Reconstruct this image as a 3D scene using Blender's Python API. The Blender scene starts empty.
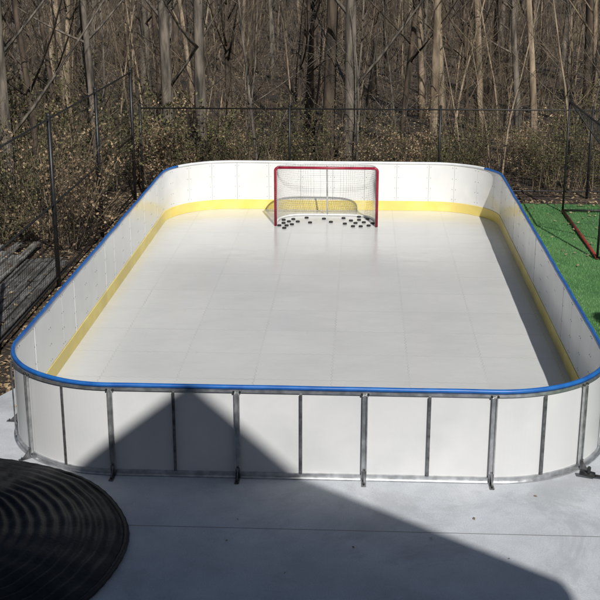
import bpy, bmesh, math, random
from mathutils import Vector, Matrix, noise
R_=math.radians
random.seed(7)
U=random.uniform
sc=bpy.context.scene; C=sc.collection

# ---------------------------------------------------------------- materials
def newmat(name):
    m=bpy.data.materials.new(name); m.use_nodes=True
    nt=m.node_tree; b=nt.nodes['Principled BSDF']; return m,nt,b
def N(nt,t,**kw):
    n=nt.nodes.new(t)
    for k,v in kw.items(): setattr(n,k,v)
    return n
def noisemat(name,c1,c2,scale=5,rough=.6,detail=6,bump=0,bscale=None,metal=0,c3=None,s2=None,spec=None,objc=False,stretch=None,p0=.35,p1=.65,rr=None,bdist=.02,bdetail=5):
    m,nt,b=newmat(name)
    if objc: src=N(nt,'ShaderNodeTexCoord').outputs['Object']
    else: src=N(nt,'ShaderNodeNewGeometry').outputs['Position']
    if stretch:
        mp=N(nt,'ShaderNodeMapping'); mp.inputs['Scale'].default_value=stretch; nt.links.new(src,mp.inputs[0]); src=mp.outputs[0]
    n=N(nt,'ShaderNodeTexNoise'); n.inputs['Scale'].default_value=scale; n.inputs['Detail'].default_value=detail
    nt.links.new(src,n.inputs['Vector'])
    r=N(nt,'ShaderNodeValToRGB'); r.color_ramp.elements[0].position=p0; r.color_ramp.elements[1].position=p1
    r.color_ramp.elements[0].color=(*c1,1); r.color_ramp.elements[1].color=(*c2,1)
    nt.links.new(n.outputs['Fac'],r.inputs[0]); col=r.outputs[0]
    if c3:
        n2=N(nt,'ShaderNodeTexNoise'); n2.inputs['Scale'].default_value=s2 or scale/6; n2.inputs['Detail'].default_value=4
        nt.links.new(src,n2.inputs['Vector'])
        rp=N(nt,'ShaderNodeValToRGB'); rp.color_ramp.elements[0].position=.45; rp.color_ramp.elements[1].position=.62
        nt.links.new(n2.outputs['Fac'],rp.inputs[0])
        mx=N(nt,'ShaderNodeMixRGB'); nt.links.new(rp.outputs[0],mx.inputs[0]); nt.links.new(col,mx.inputs[1]); mx.inputs[2].default_value=(*c3,1)
        col=mx.outputs[0]
    nt.links.new(col,b.inputs['Base Color'])
    b.inputs['Roughness'].default_value=rough; b.inputs['Metallic'].default_value=metal
    if rr:
        mr=N(nt,'ShaderNodeMapRange'); mr.inputs['To Min'].default_value=rr[0]; mr.inputs['To Max'].default_value=rr[1]
        nt.links.new(n.outputs['Fac'],mr.inputs['Value']); nt.links.new(mr.outputs[0],b.inputs['Roughness'])
    if spec is not None: b.inputs['Specular IOR Level'].default_value=spec
    if bump:
        nb=N(nt,'ShaderNodeTexNoise'); nb.inputs['Scale'].default_value=bscale or scale*4; nb.inputs['Detail'].default_value=bdetail
        nt.links.new(src,nb.inputs['Vector'])
        bp=N(nt,'ShaderNodeBump'); bp.inputs['Strength'].default_value=bump; bp.inputs['Distance'].default_value=bdist
        nt.links.new(nb.outputs['Fac'],bp.inputs['Height']); nt.links.new(bp.outputs[0],b.inputs['Normal'])
    return m
M={}
M['board']=noisemat('board_white',(.69,.69,.675),(.77,.77,.75),2.2,.2,8,.18,1.5,c3=(.72,.72,.70),s2=.7,bdist=.05,bdetail=1,spec=.55)
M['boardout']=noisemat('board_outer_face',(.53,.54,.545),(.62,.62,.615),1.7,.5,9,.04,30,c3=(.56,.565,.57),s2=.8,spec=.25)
M['screw']=noisemat('screw',(.16,.16,.16),(.24,.24,.24),40,.4,metal=.6)
M['yellow']=noisemat('kick_yellow',(.76,.60,.14),(.84,.69,.22),3,.4,8,.03,30,c3=(.70,.56,.17),s2=1.2,spec=.3)
M['blue']=noisemat('cap_blue',(.010,.085,.32),(.016,.13,.42),6,.35,rr=(.25,.5))
M['capwhite']=noisemat('cap_white',(.6,.62,.64),(.72,.73,.74),6,.4)
M['alu']=noisemat('aluminium',(.42,.43,.44),(.62,.63,.64),14,.35,metal=.85,rr=(.25,.5))
M['aludark']=noisemat('aluminium_dark',(.10,.10,.105),(.26,.26,.27),14,.4,metal=.7)
M['black']=noisemat('black_plastic',(.010,.010,.011),(.026,.026,.026),20,.5)
M['cover']=noisemat('black_fabric',(.004,.004,.005),(.014,.014,.015),9,.55,8,.4,30,bdist=.01,spec=.3)
M['blackmetal']=noisemat('black_metal',(.010,.010,.011),(.022,.021,.02),12,.45,metal=.2)
M['red']=noisemat('goal_red',(.22,.008,.028),(.34,.015,.045),8,.4)
M['redbar']=noisemat('bar_red',(.15,.02,.018),(.26,.04,.03),8,.5)
M['goalwhite']=noisemat('goal_white',(.55,.55,.55),(.7,.7,.69),8,.4)
M['net']=noisemat('net_white',(.5,.5,.48),(.66,.65,.62),20,.8)
M['netblack']=noisemat('net_black',(.015,.015,.015),(.03,.03,.03),20,.8)
M['puck']=noisemat('puck',(.01,.01,.01),(.022,.022,.022),60,.6)
M['bark1']=noisemat('bark_grey',(.03,.026,.022),(.19,.16,.125),9,.9,8,.7,25,objc=True,stretch=(1,1,.2))
M['bark2']=noisemat('bark_brown',(.022,.017,.012),(.11,.08,.055),9,.9,8,.7,25,objc=True,stretch=(1,1,.2))
M['bark3']=noisemat('bark_tan',(.12,.09,.06),(.36,.28,.19),9,.9,8,.6,25,objc=True,stretch=(1,1,.2))
M['twig']=noisemat('twig',(.02,.015,.011),(.28,.21,.13),1.3,.9)
M['leaf']=noisemat('dead_leaf',(.05,.028,.014),(.34,.23,.125),6,.85,c3=(.42,.33,.2),s2=9)
M['olive']=noisemat('olive_leaf',(.02,.026,.010),(.16,.145,.055),8,.8)
M['needle']=noisemat('needles',(.012,.03,.012),(.04,.075,.025),3,.7)
M['litter']=noisemat('leaf_litter',(.010,.007,.005),(.14,.095,.057),9,.95,12,.9,30,c3=(.03,.022,.015),s2=.6,p0=.4,p1=.66)
M['grass']=noisemat('lawn',(.04,.12,.035),(.07,.19,.055),2.2,.9,10,.4,60,c3=(.08,.18,.06),s2=.8)
M['blade']=noisemat('blade',(.06,.18,.05),(.12,.29,.09),7,.7,c3=(.14,.28,.10),s2=2)
M['plank']=noisemat('grey_plank',(.05,.048,.045),(.28,.27,.25),5,.9,10,.5,40,stretch=(6,1,6),c3=(.09,.08,.07),s2=1.5)
M['siding']=noisemat('siding',(.09,.085,.08),(.13,.12,.11),3,.8)
M['shingle']=noisemat('shingle',(.05,.05,.05),(.12,.11,.11),9,.9,bump=.5)
M['glass']=noisemat('window_glass',(.02,.025,.03),(.04,.045,.05),2,.08)

def gridmask(nt,src,axis,period,width,offset=0,tooth=.022,tper=.11):
    L=nt.links.new
    sp=N(nt,'ShaderNodeSeparateXYZ'); L(src,sp.inputs[0])
    a=N(nt,'ShaderNodeMath',operation='ADD'); a.inputs[1].default_value=offset+1000*period; L(sp.outputs[axis],a.inputs[0])
    val=a.outputs[0]
    if tooth:
        pp=N(nt,'ShaderNodeMath',operation='PINGPONG'); pp.inputs[1].default_value=tper/2; L(sp.outputs[1-axis],pp.inputs[0])
        ls=N(nt,'ShaderNodeMath',operation='LESS_THAN'); ls.inputs[1].default_value=tper/4; L(pp.outputs[0],ls.inputs[0])
        ml=N(nt,'ShaderNodeMath',operation='MULTIPLY_ADD'); ml.inputs[1].default_value=tooth; L(ls.outputs[0],ml.inputs[0]); L(val,ml.inputs[2]); val=ml.outputs[0]
    m=N(nt,'ShaderNodeMath',operation='PINGPONG'); m.inputs[1].default_value=period/2; L(val,m.inputs[0])
    l=N(nt,'ShaderNodeMath',operation='LESS_THAN'); l.inputs[1].default_value=width/2; L(m.outputs[0],l.inputs[0])
    return l.outputs[0]
def icemat():
    m,nt,b=newmat('synthetic_ice'); L=nt.links.new
    src=N(nt,'ShaderNodeNewGeometry').outputs['Position']
    g1=gridmask(nt,src,0,.92,.009,.3,.014); g2=gridmask(nt,src,1,.92,.012,.1,.018)
    mx=N(nt,'ShaderNodeMath',operation='MAXIMUM'); L(g1,mx.inputs[0]); L(g2,mx.inputs[1])
    n=N(nt,'ShaderNodeTexNoise'); n.inputs['Scale'].default_value=.7; n.inputs['Detail'].default_value=9; n.inputs['Roughness'].default_value=.6; L(src,n.inputs['Vector'])
    r=N(nt,'ShaderNodeValToRGB'); r.color_ramp.elements[0].position=.3; r.color_ramp.elements[1].position=.7
    r.color_ramp.elements[0].color=(.55,.55,.535,1); r.color_ramp.elements[1].color=(.625,.625,.605,1); L(n.outputs['Fac'],r.inputs[0])
    sn=N(nt,'ShaderNodeVectorMath',operation='SNAP'); sn.inputs[1].default_value=(.92,.92,9)
    ad=N(nt,'ShaderNodeVectorMath',operation='ADD'); ad.inputs[1].default_value=(.3,.1,4); L(src,ad.inputs[0]); L(ad.outputs[0],sn.inputs[0])
    wn=N(nt,'ShaderNodeTexWhiteNoise'); L(sn.outputs[0],wn.inputs['Vector'])
    mr=N(nt,'ShaderNodeMapRange'); mr.inputs['To Min'].default_value=.97; mr.inputs['To Max'].default_value=1.01; L(wn.outputs['Value'],mr.inputs['Value'])
    mt=N(nt,'ShaderNodeMixRGB',blend_type='MULTIPLY'); mt.inputs[0].default_value=1; L(r.outputs[0],mt.inputs[1]); L(mr.outputs[0],mt.inputs[2])
    col=mt.outputs[0]; last=None
    for sc_,rot,c,amt,lo in (((9,1.1,1),.5,(.45,.45,.44,1),.35,.58),((1.0,8,1),-.35,(.74,.745,.73,1),.4,.58)):
        mp=N(nt,'ShaderNodeMapping'); mp.inputs['Scale'].default_value=sc_; mp.inputs['Rotation'].default_value=(0,0,rot); L(src,mp.inputs[0])
        ns=N(nt,'ShaderNodeTexNoise'); ns.inputs['Scale'].default_value=1.8; ns.inputs['Detail'].default_value=10; ns.inputs['Roughness'].default_value=.8; L(mp.outputs[0],ns.inputs['Vector'])
        rs=N(nt,'ShaderNodeValToRGB'); rs.color_ramp.elements[0].position=lo; rs.color_ramp.elements[1].position=lo+.14; L(ns.outputs['Fac'],rs.inputs[0])
        sm=N(nt,'ShaderNodeMath',operation='MULTIPLY'); sm.inputs[1].default_value=amt; L(rs.outputs[0],sm.inputs[0])
        m2=N(nt,'ShaderNodeMixRGB'); L(sm.outputs[0],m2.inputs[0]); L(col,m2.inputs[1]); m2.inputs[2].default_value=c; col=m2.outputs[0]; last=ns
    nf=N(nt,'ShaderNodeTexNoise'); nf.inputs['Scale'].default_value=1.4; nf.inputs['Detail'].default_value=4; L(src,nf.inputs['Vector'])
    mf=N(nt,'ShaderNodeMapRange'); mf.inputs['From Min'].default_value=.38; mf.inputs['From Max'].default_value=.62; mf.inputs['To Min'].default_value=.12; mf.inputs['To Max'].default_value=.46; L(nf.outputs['Fac'],mf.inputs['Value'])
    sf=N(nt,'ShaderNodeMath',operation='MULTIPLY'); L(mf.outputs[0],sf.inputs[1]); L(mx.outputs[0],sf.inputs[0])
    m3=N(nt,'ShaderNodeMixRGB'); L(sf.outputs[0],m3.inputs[0]); L(col,m3.inputs[1]); m3.inputs[2].default_value=(.3,.3,.29,1)
    L(m3.outputs[0],b.inputs['Base Color'])
    rr=N(nt,'ShaderNodeMapRange'); rr.inputs['To Min'].default_value=.06; rr.inputs['To Max'].default_value=.32; L(last.outputs['Fac'],rr.inputs['Value']); L(rr.outputs[0],b.inputs['Roughness'])
    nb=N(nt,'ShaderNodeTexNoise'); nb.inputs['Scale'].default_value=2.5; nb.inputs['Detail'].default_value=3; L(src,nb.inputs['Vector'])
    bp=N(nt,'ShaderNodeBump'); bp.inputs['Strength'].default_value=.3; bp.inputs['Distance'].default_value=.02; L(nb.outputs['Fac'],bp.inputs['Height']); L(bp.outputs[0],b.inputs['Normal'])
    return m
M['ice']=icemat()
def padmat():
    m,nt,b=newmat('pale_concrete'); L=nt.links.new
    src=N(nt,'ShaderNodeNewGeometry').outputs['Position']
    g=gridmask(nt,src,1,3.4,.012,1.05,0)
    n=N(nt,'ShaderNodeTexNoise'); n.inputs['Scale'].default_value=1.3; n.inputs['Detail'].default_value=12; n.inputs['Roughness'].default_value=.7; L(src,n.inputs['Vector'])
    r=N(nt,'ShaderNodeValToRGB'); r.color_ramp.elements[0].position=.3; r.color_ramp.elements[1].position=.68
    r.color_ramp.elements[0].color=(.38,.40,.43,1); r.color_ramp.elements[1].color=(.54,.56,.585,1); L(n.outputs['Fac'],r.inputs[0])
    n2=N(nt,'ShaderNodeTexNoise'); n2.inputs['Scale'].default_value=90; n2.inputs['Detail'].default_value=4; L(src,n2.inputs['Vector'])
    mr=N(nt,'ShaderNodeMapRange'); mr.inputs['From Min'].default_value=.3; mr.inputs['From Max'].default_value=.7; mr.inputs['To Min'].default_value=.85; mr.inputs['To Max'].default_value=1.1; L(n2.outputs['Fac'],mr.inputs['Value'])
    mt=N(nt,'ShaderNodeMixRGB',blend_type='MULTIPLY'); mt.inputs[0].default_value=1; L(r.outputs[0],mt.inputs[1]); L(mr.outputs[0],mt.inputs[2])
    n3=N(nt,'ShaderNodeTexNoise'); n3.inputs['Scale'].default_value=.8; n3.inputs['Detail'].default_value=8; n3.inputs['Roughness'].default_value=.75; n3.inputs['Distortion'].default_value=.6; L(src,n3.inputs['Vector'])
    r3=N(nt,'ShaderNodeValToRGB'); r3.color_ramp.elements[0].position=.5; r3.color_ramp.elements[1].position=.6; L(n3.outputs['Fac'],r3.inputs[0])
    s3=N(nt,'ShaderNodeMath',operation='MULTIPLY'); s3.inputs[1].default_value=.4; L(r3.outputs[0],s3.inputs[0])
    m4=N(nt,'ShaderNodeMixRGB'); L(s3.outputs[0],m4.inputs[0]); L(mt.outputs[0],m4.inputs[1]); m4.inputs[2].default_value=(.28,.29,.3,1)
    m3=N(nt,'ShaderNodeMixRGB'); L(g,m3.inputs[0]); L(m4.outputs[0],m3.inputs[1]); m3.inputs[2].default_value=(.18,.18,.18,1)
    L(m3.outputs[0],b.inputs['Base Color']); b.inputs['Roughness'].default_value=.8
    bp=N(nt,'ShaderNodeBump'); bp.inputs['Strength'].default_value=.3; bp.inputs['Distance'].default_value=.005; L(n2.outputs['Fac'],bp.inputs['Height']); L(bp.outputs[0],b.inputs['Normal'])
    return m
M['pad']=padmat()

# ---------------------------------------------------------------- helpers
def tube(bm,pts,r,n=6,closed=False,mi=0):
    pts=[Vector(p) for p in pts]; k=len(pts)
    if not hasattr(r,'__len__'): r=[r]*k
    rings=[]; u=None
    for i,p in enumerate(pts):
        if closed: t=pts[(i+1)%k]-pts[i-1]
        else: t=pts[min(i+1,k-1)]-pts[max(i-1,0)]
        t.normalize()
        if u is None: u=t.cross(Vector((0,0,1)) if abs(t.z)<.9 else Vector((1,0,0)))
        else: u=u-t*u.dot(t)
        u.normalize(); w=t.cross(u)
        rings.append([bm.verts.new(p+(u*math.cos(2*math.pi*j/n)+w*math.sin(2*math.pi*j/n))*r[i]) for j in range(n)])
    for i in range(k if closed else k-1):
        a,b=rings[i],rings[(i+1)%k]
        for j in range(n):
            f=bm.faces.new((a[j],a[(j+1)%n],b[(j+1)%n],b[j])); f.smooth=True; f.material_index=mi
    if not closed and n>3:
        bm.faces.new(rings[0][::-1]).material_index=mi; bm.faces.new(rings[-1]).material_index=mi
def box(bm,c,s,rz=0,mi=0,bev=0):
    r=bmesh.ops.create_cube(bm,size=1,matrix=Matrix.Translation(c)@Matrix.Rotation(rz,4,'Z')@Matrix.Diagonal((*s,1)))
    for v in r['verts']:
        for f in v.link_faces: f.material_index=mi
    if bev: bmesh.ops.bevel(bm,geom=list({e for v in r['verts'] for e in v.link_edges}),offset=bev,segments=2,affect='EDGES')
def prism(bm,poly,h0,h1,mi=0):
    a=[bm.verts.new((x,y,h0)) for x,y in poly]; b=[bm.verts.new((x,y,h1)) for x,y in poly]
    k=len(poly)
    bm.faces.new(a[::-1]).material_index=mi; bm.faces.new(b).material_index=mi
    for i in range(k): bm.faces.new((a[i],a[(i+1)%k],b[(i+1)%k],b[i])).material_index=mi
def obj(name,bm,mats,parent=None,base=None,recalc=True):
    if recalc: bmesh.ops.recalc_face_normals(bm,faces=bm.faces)
    if base is not None: bmesh.ops.translate(bm,verts=bm.verts,vec=-Vector(base))
    me=bpy.data.meshes.new(name); bm.to_mesh(me); bm.free()
    for m in (mats if isinstance(mats,(list,tuple)) else [mats]): me.materials.append(m)
    o=bpy.data.objects.new(name,me); C.objects.link(o)
    if parent: o.parent=parent
    elif base is not None: o.location=base
    return o
def pyobj(name,vs,fs,mat,parent=None):
    me=bpy.data.meshes.new(name); me.from_pydata(vs,[],fs); me.materials.append(mat); me.update()
    o=bpy.data.objects.new(name,me); C.objects.link(o)
    if parent: o.parent=parent
    return o
def tag(o,label=None,cat=None,group=None,kind=None):
    for k,v in (('label',label),('category',cat),('group',group),('kind',kind)):
        if v: o[k]=v
    return o
def thing(name,label,cat,loc=(0,0,0),group=None):
    o=bpy.data.objects.new(name,None); C.objects.link(o); o.location=loc; o.empty_display_size=.1
    return tag(o,label,cat,group)
def dup(root,loc,rz=0,scale=1,label=None,group=None):
    r=root.copy(); C.objects.link(r); r.location=loc; r.rotation_euler=(0,0,rz); r.scale=(scale,)*3
    if label: r['label']=label
    if group: r['group']=group
    for ch in list(root.children):
        c=ch.copy(); C.objects.link(c); c.parent=r
        for g in ch.children:
            d=g.copy(); C.objects.link(d); d.parent=c
    return r
NB=bmesh.new

# ---------------------------------------------------------------- ground
def sstep(a,b,x):
    t=max(0,min(1,(x-a)/(b-a))); return t*t*(3-2*t)
def tz(x,y):
    d=max(abs(x)-9,0); e=max(y-13.2,0,-20-y)
    k=sstep(0,6,math.hypot(d,e))
    return -.03+k*(.35*noise.noise(Vector((x*.12,y*.12,1.3)))+.09*noise.noise(Vector((x*.6,y*.6,4)))+.04)
bm=NB(); n=170
def mapc(i): t=(i/n)*2-1; return math.copysign(abs(t)**2.6,t)*700
vv=[[bm.verts.new((mapc(i),mapc(j)+12,tz(mapc(i),mapc(j)+12))) for i in range(n+1)] for j in range(n+1)]
for j in range(n):
    for i in range(n):
        bm.faces.new((vv[j][i],vv[j][i+1],vv[j+1][i+1],vv[j+1][i])).smooth=True
tag(obj('ground',bm,M['litter']),'brown leaf covered woodland ground around the rink','ground',kind='structure')
bm=NB(); prism(bm,[(-4.25,-8),(2.95,-8),(2.95,12.25),(-3.85,12.25),(-3.85,2.6),(-4.25,1.6)],-.14,0)
tag(obj('patio',bm,M['pad']),'pale concrete slab under and in front of the rink','patio',kind='structure')
bm=NB(); prism(bm,[(3.0,-8),(14,-8),(14,12.9),(3.0,12.8)],-.1,-.012)
tag(obj('lawn',bm,M['grass']),'bright green lawn to the right of the rink','lawn',kind='structure')
vs,fs=[],[]
for i in range(46000):
    x=3.02+U(0,1)**1.6*6; y=U(3.5,12.75); a=U(0,6.28); w=.004; h=U(.006,.024); k=len(vs)
    dx,dy=math.cos(a)*w,math.sin(a)*w
    vs+=[(x-dx,y-dy,-.015),(x+dx,y+dy,-.015),(x+U(-.02,.02),y+U(-.02,.02),h)]; fs.append((k,k+1,k+2))
tag(pyobj('grass',vs,fs,M['blade']),'short green grass blades on the lawn','grass',kind='stuff')

# ---------------------------------------------------------------- rink perimeter
XL,XR,Y0,Y1,RR=-3.605,2.537,.02,11.94,1.24
A=XR-XL-2*RR; B=Y1-Y0-2*RR; Q=math.pi/2*RR
lens=[A,Q,B,Q,A,Q,B,Q]; T=sum(lens); st=[sum(lens[:i]) for i in range(9)]
def per(s):
    s%=T
    for i in range(8):
        if s<=st[i+1]+1e-9 : break
    d=s-st[i]
    if i==0: return Vector((XL+RR+d,Y0,0)),Vector((0,-1,0))
    if i==2: return Vector((XR,Y0+RR+d,0)),Vector((1,0,0))
    if i==4: return Vector((XR-RR-d,Y1,0)),Vector((0,1,0))
    if i==6: return Vector((XL,Y1-RR-d,0)),Vector((-1,0,0))
    c,a0={1:((XR-RR,Y0+RR),-90),3:((XR-RR,Y1-RR),0),5:((XL+RR,Y1-RR),90),7:((XL+RR,Y0+RR),180)}[i]
    a=R_(a0)+d/RR; nn=Vector((math.cos(a),math.sin(a),0)); return Vector((*c,0))+nn*RR,nn
def sweep(bm,s0,s1,prof,step=.08,closed=False,mi=0,wav=0):
    k=max(1,round((s1-s0)/step)); rings=[]
    for i in range(k if closed else k+1):
        s=s0+(s1-s0)*i/k
        p,nn=per(s); wo=wav*noise.noise(Vector((s*1.7,3,0)))
        rings.append([bm.verts.new(p+nn*(o+wo)+Vector((0,0,z))) for o,z in prof])
    q=len(prof); ml=mi if isinstance(mi,list) else [mi]*q
    for i in range(k if closed else k):
        a,b=rings[i],rings[(i+1)%len(rings)]
        for j in range(q):
            f=bm.faces.new((a[j],a[(j+1)%q],b[(j+1)%q],b[j])); f.material_index=ml[j]
    if not closed: bm.faces.new(rings[0][::-1]).material_index=ml[0]; bm.faces.new(rings[-1]).material_index=ml[0]
def rect(o0,o1,z0,z1): return [(o0,z0),(o1,z0),(o1,z1),(o0,z1)]
H=.944
bm=NB(); k=260; prism(bm,[tuple((per(T*i/k)[0]+per(T*i/k)[1]*.006)[:2]) for i in range(k)],.002,.014)
tag(obj('rink_floor',bm,M['ice']),'white tiled synthetic ice floor inside the boards','rink floor',kind='structure')
base=((XL+XR)/2,(Y0+Y1)/2,0)
rink=thing('rink_boards','white hockey rink boards with blue cap rail and yellow kick plate','rink boards',base)
joints=[]
for i in range(8):
    c=[6,4,15,4,6,4,15,4][i]
    for q in range(c): joints.append((st[i]+lens[i]*q/c,i,q))
for a in range(len(joints)):
    s0=joints[a][0]; s1=joints[a+1][0] if a+1<len(joints) else T
    bm=NB(); g=.0022; jit=U(-.0015,.0015)
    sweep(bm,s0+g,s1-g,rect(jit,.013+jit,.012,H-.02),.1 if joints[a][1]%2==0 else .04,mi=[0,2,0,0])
    for se in (s0+.035,s1-.035):
        for z in (.26,.45,.65,.86):
            sweep(bm,se-.005,se+.005,rect(-.003,.0,z-.005,z+.005),.012,mi=1)
    obj('board_panel',bm,[M['board'],M['screw'],M['boardout']],rink,base)
bm=NB(); sweep(bm,0,T,[(-.011,.016),(0-.002,.016),(-.002,.2),(-.008,.2),(-.011,.197)],.06,True); obj('kick_plate',bm,M['yellow'],rink,base)
capprof=[(-.012,H-.030),(-.016,H-.008),(-.010,H+.004),(0.006,H+.010),(.022,H+.004),(.030,H-.008),(.026,H-.030)]
wa,wb_=st[4]-1.15,st[5]+1.25
bm=NB(); sweep(bm,wb_+.001,T+wa-.001,capprof,.05,wav=.008)
for f in bm.faces: f.smooth=True
obj('cap_rail',bm,M['blue'],rink,base)
bm=NB(); sweep(bm,wa,wb_,capprof,.05,wav=.008); obj('cap_rail',bm,M['capwhite'],rink,base)['label']='white far cap rail'
bm=NB(); sweep(bm,0,T,rect(.014,.034,H-.062,H-.034),.08,True); obj('top_rail',bm,M['alu'],rink,base)
bm=NB(); sweep(bm,0,T,[(.014,.004),(.06,.004),(.06,.012),(.034,.016),(.034,.055),(.014,.055)],.08,True); obj('base_rail',bm,M['alu'],rink,base)
for a,(s,i,q) in enumerate(joints):
    p,nn=per(s); tt=Vector((-nn.y,nn.x,0)); rz=math.atan2(nn.y,nn.x)
    def bx(bm,o0,o1,t0,t1,z0,z1,bev=0): box(bm,p+nn*((o0+o1)/2)+tt*((t0+t1)/2)+Vector((0,0,(z0+z1)/2)),(o1-o0,t1-t0,z1-z0),rz,0,bev)
    major=(a%2==0)
    bm=NB()
    if major:
        pf=[(.036,-.026),(.062,-.026),(.062,-.014),(.041,-.014),(.041,.014),(.062,.014),(.062,.026),(.036,.026)]
        lo_=[bm.verts.new(p+nn*o+tt*t+Vector((0,0,.06))) for o,t in pf]; hi_=[bm.verts.new(p+nn*o+tt*t+Vector((0,0,H-.064))) for o,t in pf]
        bm.faces.new(lo_[::-1]); bm.faces.new(hi_)
        for x in range(8): bm.faces.new((lo_[x],lo_[(x+1)%8],hi_[(x+1)%8],hi_[x]))
        po=obj('support_post',bm,M['alu'],rink,base)
        bm=NB(); bx(bm,.063,.19,-.022,.022,.004,.012,.002); bx(bm,.064,.07,-.022,.022,.012,.11)
        v=[bm.verts.new(p+nn*o+tt*t+Vector((0,0,z))) for t in (-.003,.003) for o,z in ((.071,.013),(.16,.013),(.071,.10))]
        bm.faces.new(v[:3]); bm.faces.new(v[3:])
        for x1,y1 in ((0,1),(1,2),(2,0)): bm.faces.new((v[x1],v[y1],v[y1+3],v[x1+3]))
        obj('foot_bracket',bm,M['aludark'],po,base)
        for t in (-.03,.03):
            bm=NB(); cpt=p+nn*.036+tt*t+Vector((0,0,H-.05)); tube(bm,[cpt,cpt+nn*.02],.011,8); obj('bolt',bm,M['black'],po,base)
        bm=NB(); cpt=p+nn*.16+Vector((0,0,.012)); tube(bm,[cpt,cpt+Vector((0,0,.018))],.009,8); obj('bolt',bm,M['black'],po,base)
    else:
        bx(bm,.036,.05,-.014,.014,.06,H-.064,.003)
        po=obj('support_post',bm,M['aludark'],rink,base)

# ---------------------------------------------------------------- goal
GX,GY=-1.53+.915,10.53; GH=1.085; gb=(GX,GY,0)
goal=thing('hockey_goal','red framed hockey goal with white net at the far boards','goal',gb)
def dcurve(t,hw,dep):
    a=math.pi*t; c=math.cos(a); s=math.sin(a)
    return -hw*math.copysign(abs(c)**.5,c), dep*abs(s)**.6
def arc(hw,dep,z,k=40): return [Vector((GX+dcurve(i/k,hw,dep)[0],GY+dcurve(i/k,hw,dep)[1],z)) for i in range(k+1)]
hw=.915; tr=.025
def rc(cx,cz,a0,a1,r): return [Vector((cx+r*math.cos(R_(a)),GY,cz+r*math.sin(R_(a)))) for a in range(a0,a1-1 if a1<a0 else a1+1,-15 if a1<a0 else 15)]
bm=NB(); tube(bm,[(GX-hw,GY,.02),(GX-hw,GY,GH-.06)]+rc(GX-hw+.06,GH-.06,180,90,.06)[1:],tr,12)
obj('post',bm,M['red'],goal,gb)
bm=NB(); tube(bm,[(GX+hw,GY,.02),(GX+hw,GY,GH-.06)]+rc(GX+hw-.06,GH-.06,0,90,.06)[1:],tr,12)
obj('post',bm,M['red'],goal,gb)
bm=NB(); tube(bm,[(GX-hw+.06,GY,GH),(GX+hw-.06,GY,GH)],tr,12); obj('crossbar',bm,M['red'],goal,gb)
Bc=arc(hw,.88,.035); Tc=arc(hw-.03,.46,GH-.01)
bm=NB(); tube(bm,Bc,.020,10); obj('base_frame',bm,M['goalwhite'],goal,gb)
bm=NB(); tube(bm,Tc,.014,8); obj('top_frame',bm,M['goalwhite'],goal,gb)
bm=NB(); tube(bm,[Tc[20],Vector((GX,GY+.52,GH-.12)),Vector((GX,GY+.8,.25)),Bc[20]],.016,8); obj('back_stanchion',bm,M['goalwhite'],goal,gb)
def interp(c,t):
    x=t*(len(c)-1); i=min(int(x),len(c)-2); return c[i].lerp(c[i+1],x-i)
bm=NB(); wr=.0024
def sagf(t,q): return Vector((.02*noise.noise(Vector((t*6,q*4,1))),-.05*math.sin(q*math.pi)*(1+noise.noise(Vector((t*7,q*3,0)))),-.02*math.sin(q*math.pi)))
for i in range(1,82):
    t=i/82; a=interp(Tc,t); b=interp(Bc,t)
    tube(bm,[a.lerp(b,q/6)+sagf(t,q/6) for q in range(7)],wr,3)
for j in range(1,29):
    q=j/29; tube(bm,[interp(Tc,i/44).lerp(interp(Bc,i/44),q)+sagf(i/44,q) for i in range(45)],wr,3)
for i in range(1,42):
    x=GX-hw+2*hw*i/42; a=Vector((x,GY,GH)); best=min(Tc,key=lambda v:abs(v.x-x)); tube(bm,[a,Vector((x,best.y,GH-.01))],wr,3)
for j in range(1,9):
    y=GY+.46*j/9; xs=[v for v in Tc if v.y>=y]
    tube(bm,[(xs[0].x,y,GH-.006),(xs[-1].x,y,GH-.006)],wr,3)
obj('net',bm,M['net'],goal,gb)
pk=[(278,226),(282,223),(286,226),(281,219),(287,221),(284,229),(291,224.5),(290,218),(296,221),(304,216),(310,222),(323,217),(331,221),(344,216),(347,223),(352,219),(355,226),(358,222),(362,218),(364,226),(361,214),(367,221),(371,225),(370,216.5),(376,222)]
bm=NB(); bmesh.ops.create_cone(bm,cap_ends=True,segments=24,radius1=.038,radius2=.038,depth=.026,matrix=Matrix.Translation((0,0,.013)))
bmesh.ops.bevel(bm,geom=[e for e in bm.edges if abs((e.verts[0].co-e.verts[1].co).z)<.001],offset=.003,segments=2,affect='EDGES')
p0=obj('hockey_puck',bm,M['puck'])
tag(p0,'black rubber puck scattered on the floor in the goal mouth','puck','hockey pucks scattered in the goal mouth')
for i,(u,v) in enumerate(pk):
    o=p0 if i==0 else p0.copy()
    if i: C.objects.link(o)
    o.location=(-1.53+(u-273.5)/58+U(-.015,.015),10.53+(226-v)/15.5,.0145); o.rotation_euler=(0,0,U(0,6))

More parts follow.
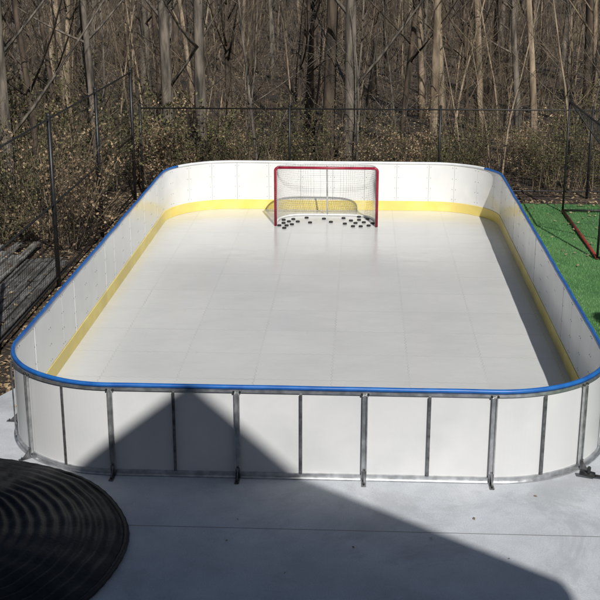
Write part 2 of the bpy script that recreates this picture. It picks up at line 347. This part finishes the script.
# ---------------------------------------------------------------- black fence left and behind
def fence_run(label,x0,y0,x1,y1,nb,h,wire=.1,rails=None,pr=.032,wrad=.0026):
    f=thing('mesh_fence',label,'fence',(x0,y0,-.03)); bs=(x0,y0,-.03)
    d=Vector((x1-x0,y1-y0,0)); L=d.length; d.normalize()
    P=lambda s,z: Vector((x0,y0,0))+d*s+Vector((0,0,z))
    for i in range(nb+1):
        bm=NB(); tube(bm,[P(L*i/nb,-.1),P(L*i/nb,h+.05)],pr,10); po=obj('post',bm,M['blackmetal'],f,bs)
        bm=NB(); bmesh.ops.create_uvsphere(bm,u_segments=10,v_segments=6,radius=pr*1.2,matrix=Matrix.Translation(P(L*i/nb,h+.06))); obj('post_cap',bm,M['blackmetal'],po,bs)
    for z in rails or (.12,h*.5,h):
        bm=NB(); tube(bm,[P(0,z),P(L,z)],.015,8); obj('rail',bm,M['blackmetal'],f,bs)
    bm=NB()
    for k in range(1,int(h/wire)): tube(bm,[P(0,k*wire+.03),P(L,k*wire+.03)],wrad,3)
    for k in range(1,int(L/wire)): tube(bm,[P(k*wire,.05),P(k*wire,h)],wrad,3)
    obj('wire_mesh',bm,M['blackmetal'],f,bs)
fence_run('tall black wire fence running along the left side of the rink',-4.53,3.4,-4.53,12.85,3,2.5)
fence_run('black wire fence crossing behind the far boards and lawn',-4.45,13.3,10.6,13.5,5,1.75,rails=(.12,1.75),pr=.026,wrad=.0028,wire=.075)

# ---------------------------------------------------------------- wooden walkway left
wb=(-5.6,5.5,0)
wk=thing('wooden_platform','low weathered grey plank platform beyond the left fence','platform',wb)
for i in range(18):
    bm=NB(); x=-7.25+i*.152+U(-.008,.008); y0=1.6+U(-.1,.1); y1=8.3+U(-.7,.5)
    box(bm,(x,(y0+y1)/2,.09+U(-.012,.012)),(.13+U(-.01,.004),y1-y0,.035),U(-.004,.004),0,.004); obj('plank',bm,M['plank'],wk,wb)
for y in (2.0,3.9,5.6,7.2):
    bm=NB(); box(bm,(-6.0,y,.0),(2.55,.09,.13)); obj('joist',bm,M['plank'],wk,wb)

# ---------------------------------------------------------------- sports frame on lawn
sb=(3.9,10.3,0)
sf=thing('sports_net_frame','black pole net frame with red ground bar on the lawn','net frame',sb)
def tb(name,pts,r,m): 
    bm=NB(); tube(bm,pts,r,10); return obj(name,bm,m,sf,sb)
tb('ground_bar',[(3.88,8.5,.03),(3.88,12.05,.03)],.026,M['redbar'])
tb('post',[(3.88,8.5,.03),(3.88,8.5,2.1)],.02,M['blackmetal']); tb('post',[(3.88,12.05,.03),(3.88,12.05,2.1)],.02,M['blackmetal'])
tb('top_bar',[(3.88,8.5,2.1),(3.88,12.05,2.1)],.02,M['blackmetal'])
tb('side_bar',[(3.9,12.05,.03),(5.1,12.05,.03)],.02,M['blackmetal']); tb('side_bar',[(3.9,8.5,.03),(5.1,8.5,.03)],.02,M['blackmetal'])
tb('back_bar',[(5.1,8.5,.03),(5.1,12.05,.03)],.022,M['redbar'])
tb('brace',[(3.88,12.05,2.1),(4.5,12.05,1.3),(5.1,12.05,.03)],.016,M['blackmetal']); tb('brace',[(3.88,8.5,2.1),(4.5,8.5,1.3),(5.1,8.5,.03)],.016,M['blackmetal'])
bm=NB()
for i in range(1,30):
    y=8.5+3.55*i/30; tube(bm,[(3.88,y,2.1),(4.5,y,1.3),(5.1,y,.03)],.0022,3)
for i in range(1,22):
    q=i/22; z=2.1-1.29*q if q<.508 else 1.3-(q-.508)*2.58; tube(bm,[(3.88+1.22*q,8.5,max(z,.04)),(3.88+1.22*q,12.05,max(z,.04))],.0022,3)
for k in range(1,9):
    x=3.88+1.22*k/9; q=k/9; z=2.1-1.29*q if q<.508 else 1.3-(q-.508)*2.58
    tube(bm,[(x,12.05,.04),(x,12.05,z)],.003,3)
for k in range(1,14):
    z=k*.15; xm=5.1 if z<.1 else (3.88+.62*(2.1-z)/.8 if z>1.3 else 4.5+.6*(1.3-z)/1.27); tube(bm,[(3.88,12.05,z),(xm,12.05,z)],.003,3)
obj('net',bm,M['netblack'],sf,sb)

# ---------------------------------------------------------------- wide low ribbed black round cover at bottom left, hose end at right
cb=(-3.78,-1.62,0)
bm=NB(); rings=[]; RC=1.8; nr,na=120,180
def cz(q,a,r):
    rib=.011*math.sin(q*2*math.pi*17+.8*noise.noise(Vector((math.cos(a)*2,math.sin(a)*2,3))))*(1+.6*noise.noise(Vector((math.cos(a)*r*2,math.sin(a)*r*2,5))))
    return .055+.15*(1-q**2.4)+rib+.03*noise.noise(Vector((math.cos(a)*r*1.6,math.sin(a)*r*1.6,0)))*(1-q**6)+.005*math.sin(a*24)*q
for i in range(nr+1):
    q=i/nr; ring=[]
    for j in range(na):
        a=2*math.pi*j/na
        r=RC*q*(1+.004*math.sin(a*9)*q); z=cz(q,a,r)
        if i==nr: z=.004
        ring.append(bm.verts.new((cb[0]+r*math.cos(a),cb[1]+r*math.sin(a),z)) if i else None)
    rings.append(ring)
c0=bm.verts.new((cb[0],cb[1],.205))
for j in range(na): bm.faces.new((c0,rings[1][j],rings[1][(j+1)%na])).smooth=True
for i in range(1,nr):
    for j in range(na): bm.faces.new((rings[i][j],rings[i+1][j],rings[i+1][(j+1)%na],rings[i][(j+1)%na])).smooth=True
cv=thing('round_cover','wide low ribbed black round cover on the ground before the left corner','cover',cb)
obj('cover_sheet',bm,M['cover'],cv,cb)
bm=NB(); tube(bm,[(cb[0]+RC*1.004*(1+.004*math.sin(2*math.pi*j/160*9))*math.cos(2*math.pi*j/160),cb[1]+RC*1.004*(1+.004*math.sin(2*math.pi*j/160*9))*math.sin(2*math.pi*j/160),.032) for j in range(160)],[.030 if j%2 else .026 for j in range(160)],8,True)
obj('rim',bm,M['cover'],cv,cb)
hb=(2.4,.12,0)
hz=thing('garden_hose','black hose end with connector beside the right near corner','hose',hb)
bm=NB(); tube(bm,[(2.30,.12,.04),(2.42,.10,.03),(2.62,.16,.02),(2.85,.3,.018),(3.3,.3,.016),(4.2,-.1,.016)],.015,8); obj('hose_pipe',bm,M['black'],hz,hb)
bm=NB(); tube(bm,[(2.17,.14,.07),(2.31,.12,.042)],.03,10); obj('connector',bm,M['black'],hz,hb)
bm=NB(); tube(bm,[(2.24,.06,.15),(2.25,.12,.06)],.018,8); obj('valve_lever',bm,M['black'],hz,hb)

# ---------------------------------------------------------------- trees
def rot_dir(d,ang):
    ax=d.cross(Vector((U(-1,1),U(-1,1),U(-1,1)))).normalized()
    return (Matrix.Rotation(ang,3,ax)@d).normalized()
def branch(bT,bC,p,d,L,r,lvl,maxl,kids,t0,wob=.12,up=.06,taper=.8,sides=(8,4,3,3)):
    stp=[9,5,4,2][lvl]; pts=[p.copy()]; rr=[r*(1.35 if lvl==0 else 1)]; dirs=[d.copy()]
    for i in range(1,stp+1):
        d=(d+Vector((U(-1,1),U(-1,1),U(-.5,.5)))*wob+Vector((0,0,up))).normalized()
        p=p+d*(L/stp); pts.append(p.copy()); rr.append(max(r*(1-taper*i/stp),.0025)); dirs.append(d.copy())
    tube(bT if lvl==0 else bC,pts,rr,sides[lvl])
    if lvl<maxl:
        for k in range(kids[lvl]):
            t=U(t0[lvl],1)*stp; i=min(int(t),stp-1); q=t-i
            pp=pts[i].lerp(pts[i+1],q); rl=rr[i]*(1-q)+rr[i+1]*q
            branch(bT,bC,pp,rot_dir(dirs[i],R_(U(30,65))),L*U(.22,.42)*(1.15-.5*t/stp),rl*U(.3,.48),lvl+1,maxl,kids,t0,wob*1.3,up,taper,sides)
def tree_proto(name,label,cat,Hh,r,kids,t0,mat,group,wob=.05,maxl=3):
    t=thing(name,label,cat,(0,0,0),group); bT,bC=NB(),NB()
    branch(bT,bC,Vector((0,0,-.25)),Vector((U(-.05,.05),U(-.05,.05),1)).normalized(),Hh,r,0,maxl,kids,t0,wob,.04)
    obj('trunk',bT,mat,t,recalc=False); obj('crown',bC,mat if mat!=M['bark3'] else M['twig'],t,recalc=False)
    return t
TP=[tree_proto('bare_tree','slender bare winter tree among the woods behind the rink','tree',U(9,13),r,(13,5,3),(.2,.15,.1),M[m],'bare trees in the woods',w)
    for r,m,w in ((.12,'bark1',.045),(.09,'bark2',.06),(.14,'bark2',.04),(.075,'bark2',.06),(.09,'bark3',.05),(.16,'bark1',.035))]
SP=[tree_proto('sapling','thin twiggy bare sapling growing between the trees','sapling',U(3.5,5.5),r,(17,5,3),(.06,.1,.1),M[m],'thin saplings in the woods',.08)
    for r,m in ((.028,'bark3'),(.025,'bark2'),(.033,'bark1'),(.022,'bark3'))]
def shrub_proto(leafn,lm,hh):
    t=thing('bare_shrub','tangled brown shrub beyond the left fence','shrub',(0,0,0),'tangled shrubs beyond the left fence'); bC=NB()
    for i in range(16):
        a=U(0,6.28); d=Vector((math.cos(a)*.5,math.sin(a)*.5,1)).normalized()
        branch(bC,bC,Vector((math.cos(a)*.1,math.sin(a)*.1,-.1)),d,U(1.2,2.4)*hh,U(.009,.016),1,3,(0,7,5),(0,.15,.1),.18,.03,sides=(4,4,3,3))
    vs=[v.co.copy() for v in bC.verts]
    obj('stems',bC,M['twig'],t,recalc=False)
    v2,f2=[],[]
    for i in range(leafn):
        c=random.choice(vs)+Vector((U(-.07,.07),U(-.07,.07),U(-.07,.07))); a=Vector((U(-1,1),U(-1,1),U(-1,1))).normalized()*U(.02,.04); b=a.cross(Vector((U(-1,1),U(-1,1),U(-1,1)))).normalized()*.02; k=len(v2)
        v2+=[tuple(c-a),tuple(c+b),tuple(c+a),tuple(c-b)]; f2.append((k,k+1,k+2,k+3))
    pyobj('leaves',v2,f2,lm,t)
    return t
HP=[shrub_proto(500,M['leaf'],1),shrub_proto(2600,M['olive'],1.1),shrub_proto(1500,M['leaf'],.9),shrub_proto(2000,M['olive'],.8)]
usedp=set()
def put(pr,x,y,s=1,label=None,group=None):
    loc=(x,y,tz(x,y)); rz=U(0,6.28)
    if id(pr) not in usedp:
        usedp.add(id(pr)); pr.location=loc; pr.rotation_euler=(0,0,rz); pr.scale=(s,)*3
        if label: pr['label']=label
        if group: pr['group']=group
        return pr
    return dup(pr,loc,rz,s,label,group)
placed=[]
def inview(x,y,m=2):
    f=y+10.5; return abs(x+.0515*f)<.262*f+m
def ok(x,y,dm):
    for a,b in placed:
        if (a-x)**2+(b-y)**2<dm*dm: return False
    placed.append((x,y)); return True
cnt=0; tries=0
while cnt<270 and tries<9000:
    tries+=1
    y=14.6+U(0,1)**1.35*95; x=U(-34,30)
    if not inview(x,y,3) or not ok(x,y,.95 if y<40 else 1.6): continue
    put(TP[cnt%6] if cnt<6 else random.choice(TP),x,y,U(.8,1.25)); cnt+=1
cnt=0; tries=0
while cnt<190 and tries<9000:
    tries+=1
    y=14.0+U(0,1)**1.5*45; x=U(-20,18)
    if not inview(x,y,1.5) or not ok(x,y,.42): continue
    put(SP[cnt%4] if cnt<4 else random.choice(SP),x,y,U(.7,1.3)); cnt+=1
i=0
for x,y in ((-5.5,9.4),(-6.3,8.9),(-5.3,10.6),(-6.4,10.2),(-5.6,11.9),(-7.0,11.9),(-8.2,11.2),(-5.3,13.2),(-6.5,13.4),(-8.0,13.6),(-4.6,14.4),(-3.6,14.5),(-9.4,14.6),(-7.2,15.4),(-7.4,9.4),(-5.8,15.2),(-8.8,12.4),(-6.9,17),(-9.2,16.6),(-5.4,17),(-5.0,9.0),(-8.0,8.6)):
    pr=HP[i%4]; i+=1
    put(pr,x+U(-.2,.2),y+U(-.2,.2),U(.8,1.15))
for x,y in ((-6.2,9.9),(-7.3,11.5),(-5.2,12.6),(-6.1,11.7),(-8.3,13.2),(-5.6,14.4)):
    put(random.choice(TP),x,y,U(.7,1),'bare tree in the thicket beyond the left fence','bare trees in the left thicket')
gl='tangled brown shrub close behind the back fence'
for k in range(34):
    x=-4.2+k*.42+U(-.2,.2); y=14.2+U(0,2.6)
    put(random.choice(HP),x,y,U(.55,.85),gl,'tangled shrubs behind the back fence')

def evergreen(label,x,y,h,r):
    t=thing('shade_caster_tree',label,'tree',(x,y,tz(x,y))); b=NB(); tube(b,[(0,0,-.2),(0,0,h*.5),(0,0,h)],[.11,.07,.015],8); obj('trunk',b,M['bark2'],t)
    vs,fs=[],[]
    for i in range(4200):
        q=U(0,1)**.8; z=.35+q*(h-.35); rr=r*(1-q)**.8*U(.25,1)*(1+.15*math.sin(z*9)); a=U(0,6.28)
        c=Vector((math.cos(a)*rr,math.sin(a)*rr,z-.25*rr)); d=Vector((math.cos(a),math.sin(a),-.35+U(-.4,.4))).normalized()*U(.09,.18); s=d.cross(Vector((U(-1,1),U(-1,1),1))).normalized()*.045; k=len(vs)
        vs+=[tuple(c-s),tuple(c+s),tuple(c+d)]; fs.append((k,k+1,k+2))
    pyobj('crown',vs,fs,M['needle'],t)
evergreen('unseen evergreen added to shade the lawn right of the rink',4.7,.6,4.3,1.1)  # out-of-view tree, added to cast shadow on the lawn beside the boards
evergreen('unseen evergreen left of the near left corner, added for shade',-5.3,.1,6.4,1.25)  # this and the next two: out of view, added to shade the left planks
evergreen('unseen evergreen at the near end of the left platform, added for shade',-6.4,.9,4.8,1.0)  # second added shadow caster, outside the frame
evergreen('tall unseen evergreen on the far side of the left platform, added for shade',-7.9,4.6,6.8,1.6)  # third added shadow caster, outside the frame

# undergrowth and leaf litter
vs,fs=[],[]
for i in range(17000):
    y=13.7+U(0,1)**1.6*60; x=U(-24,22)
    if not inview(x,y,1): continue
    z=tz(x,y); h=U(.25,1.2); w=U(.003,.007)*(1+.02*(y-13)); a=U(0,3.14); dx,dy=math.cos(a)*w,math.sin(a)*w
    lx,ly=U(-.45,.45)*h,U(-.45,.45)*h; k=len(vs)
    vs+=[(x-dx,y-dy,z-.03),(x+dx,y+dy,z-.03),(x+lx*.4+dx*.7,y+ly*.4+dy*.7,z+h*.55),(x+lx*.4-dx*.7,y+ly*.4-dy*.7,z+h*.55),(x+lx,y+ly,z+h)]
    fs+=[(k,k+1,k+2,k+3),(k+3,k+2,k+4)]
tag(pyobj('undergrowth',vs,fs,M['twig']),'thin dry stems and brambles covering the woodland floor','undergrowth',kind='stuff')
vs,fs=[],[]
def leafcard(x,y,z,s):
    a=U(0,6.28); t=U(-.5,.5); k=len(vs)
    ux,uy=math.cos(a)*s,math.sin(a)*s; vx,vy=-math.sin(a)*s*.6,math.cos(a)*s*.6
    vs.extend([(x-ux,y-uy,z+.004),(x+vx,y+vy,z+.012+s*t*.5),(x+ux,y+uy,z+.006+s*.4),(x-vx,y-vy,z+.014-s*t*.3)]); fs.append((k,k+1,k+2,k+3))
for i in range(22000):
    y=13.0+U(0,1)**1.5*40; x=U(-18,16)
    if inview(x,y,.5): leafcard(x,y,tz(x,y),U(.025,.06))
for i in range(11000):
    x=-3.9-U(0,1)**1.5*5.6; y=U(1,13.5); onp=(-7.3<x<-4.6 and y<8.2)
    if not onp or U(0,1)<.15: leafcard(x,y,.115 if onp else tz(x,y),U(.02,.045))
for i in range(500):
    x=3.05+U(0,1)*6; y=12.8-U(0,1)**3*5; leafcard(x,y,0.01,U(.02,.04))
for i in range(60):
    x=-3.70-U(0,1)*.14; y=U(1.5,12); leafcard(x,y,0,U(.02,.04))
for i in range(10):
    leafcard(U(-1.6,3),U(-2.6,-.2),0,U(.012,.022))
tag(pyobj('fallen_leaves',vs,fs,M['leaf']),'dry brown leaves lying over the ground','leaves',kind='stuff')

# ---------------------------------------------------------------- house behind the camera
az,el=15,40
dy=11.02; ox=dy*math.tan(R_(az)); oz=dy*math.tan(R_(el))/math.cos(R_(az))
hb=(1.0,-15,0)
ho=thing('house','dark sided house whose steep gable shades the near boards','house',hb)
AX,AZ=-1.60+ox,.97+oz; ER=(AX+2.8,AZ-2.8*.92); EL=(AX-3.6,AZ-3.6*.78)
bm=NB(); poly=[(EL[0]+.3,0),(ER[0]-.3,0),(ER[0]-.3,ER[1]+.05),(AX,AZ-.25),(EL[0]+.3,EL[1]+.0)]
a=[bm.verts.new((x,-11.2,z)) for x,z in poly]; b=[bm.verts.new((x,-19,z)) for x,z in poly]
bm.faces.new(a); bm.faces.new(b[::-1])
for i in range(5): bm.faces.new((a[i],a[(i+1)%5],b[(i+1)%5],b[i]))
obj('wall',bm,M['siding'],ho,hb)
bm=NB(); poly=[EL,(AX,AZ),ER,(ER[0],ER[1]-.18),(AX,AZ-.2),(EL[0],EL[1]-.16)]
a=[bm.verts.new((x,-11.0,z)) for x,z in poly]; b=[bm.verts.new((x,-19.3,z)) for x,z in poly]
for q in ((0,1,4,5),(1,2,3,4)): bm.faces.new([a[i] for i in q]); bm.faces.new([b[i] for i in q][::-1])
for i in range(6): bm.faces.new((a[i],a[(i+1)%6],b[(i+1)%6],b[i]))
obj('roof',bm,M['shingle'],ho,hb)
for x0,x1 in ((-11,EL[0]+.29),(ER[0]-.29,13)):
    bm=NB(); box(bm,((x0+x1)/2,-15.2,3.1),(x1-x0,7.6,6.2)); obj('sky_block_wing',bm,M['siding'],ho,hb)  # unseen dark wings, added to block sky light from the near boards
    bm=NB(); box(bm,((x0+x1)/2,-15.2,6.32),(x1-x0-.02,8.0,.22),0,0,.03); obj('sky_block_roof',bm,M['shingle'],ho,hb)  # roof slab of the added light-blocking wing
for x,z in ((-.7,1.6),(2.3,1.6),(2.3,4.8),(-.7,4.6)):
    bm=NB(); box(bm,(x,-11.17,z),(1.2,.08,1.3),0,0,.01); w=obj('window',bm,M['goalwhite'],ho,hb)
    bm=NB(); box(bm,(x,-11.125,z),(1.04,.02,1.14)); obj('pane',bm,M['glass'],w,hb)

# ---------------------------------------------------------------- light
s=Vector((math.sin(R_(az))*math.cos(R_(el)),-math.cos(R_(az))*math.cos(R_(el)),math.sin(R_(el))))
ld=bpy.data.lights.new('sun','SUN'); ld.energy=4.6; ld.angle=R_(.5); ld.color=(1,.97,.925)
lo=bpy.data.objects.new('sun',ld); C.objects.link(lo); lo.rotation_euler=(-s).to_track_quat('-Z','Y').to_euler(); lo.location=(5,-20,20)
w=bpy.data.worlds.new('World'); sc.world=w; w.use_nodes=True; nt=w.node_tree
sk=nt.nodes.new('ShaderNodeTexSky'); sk.sky_type='NISHITA'; sk.sun_disc=False; sk.sun_elevation=R_(el); sk.sun_rotation=R_(180-az)
bg=nt.nodes['Background']; bg.inputs[1].default_value=.05; nt.links.new(sk.outputs[0],bg.inputs[0])
sc.view_settings.view_transform='Standard'; sc.view_settings.look='None'; sc.view_settings.exposure=0

# ---------------------------------------------------------------- camera
cd=bpy.data.cameras.new('camera'); cd.sensor_width=36; cd.lens=36*1188.874/600; cd.shift_y=17.75/600; cd.clip_end=3000; cd.clip_start=.05
co=bpy.data.objects.new('camera',cd); C.objects.link(co); co.location=(0,-10.522,5.003)
co.rotation_euler=(R_(90-17.718),0,R_(2.952)); sc.camera=co
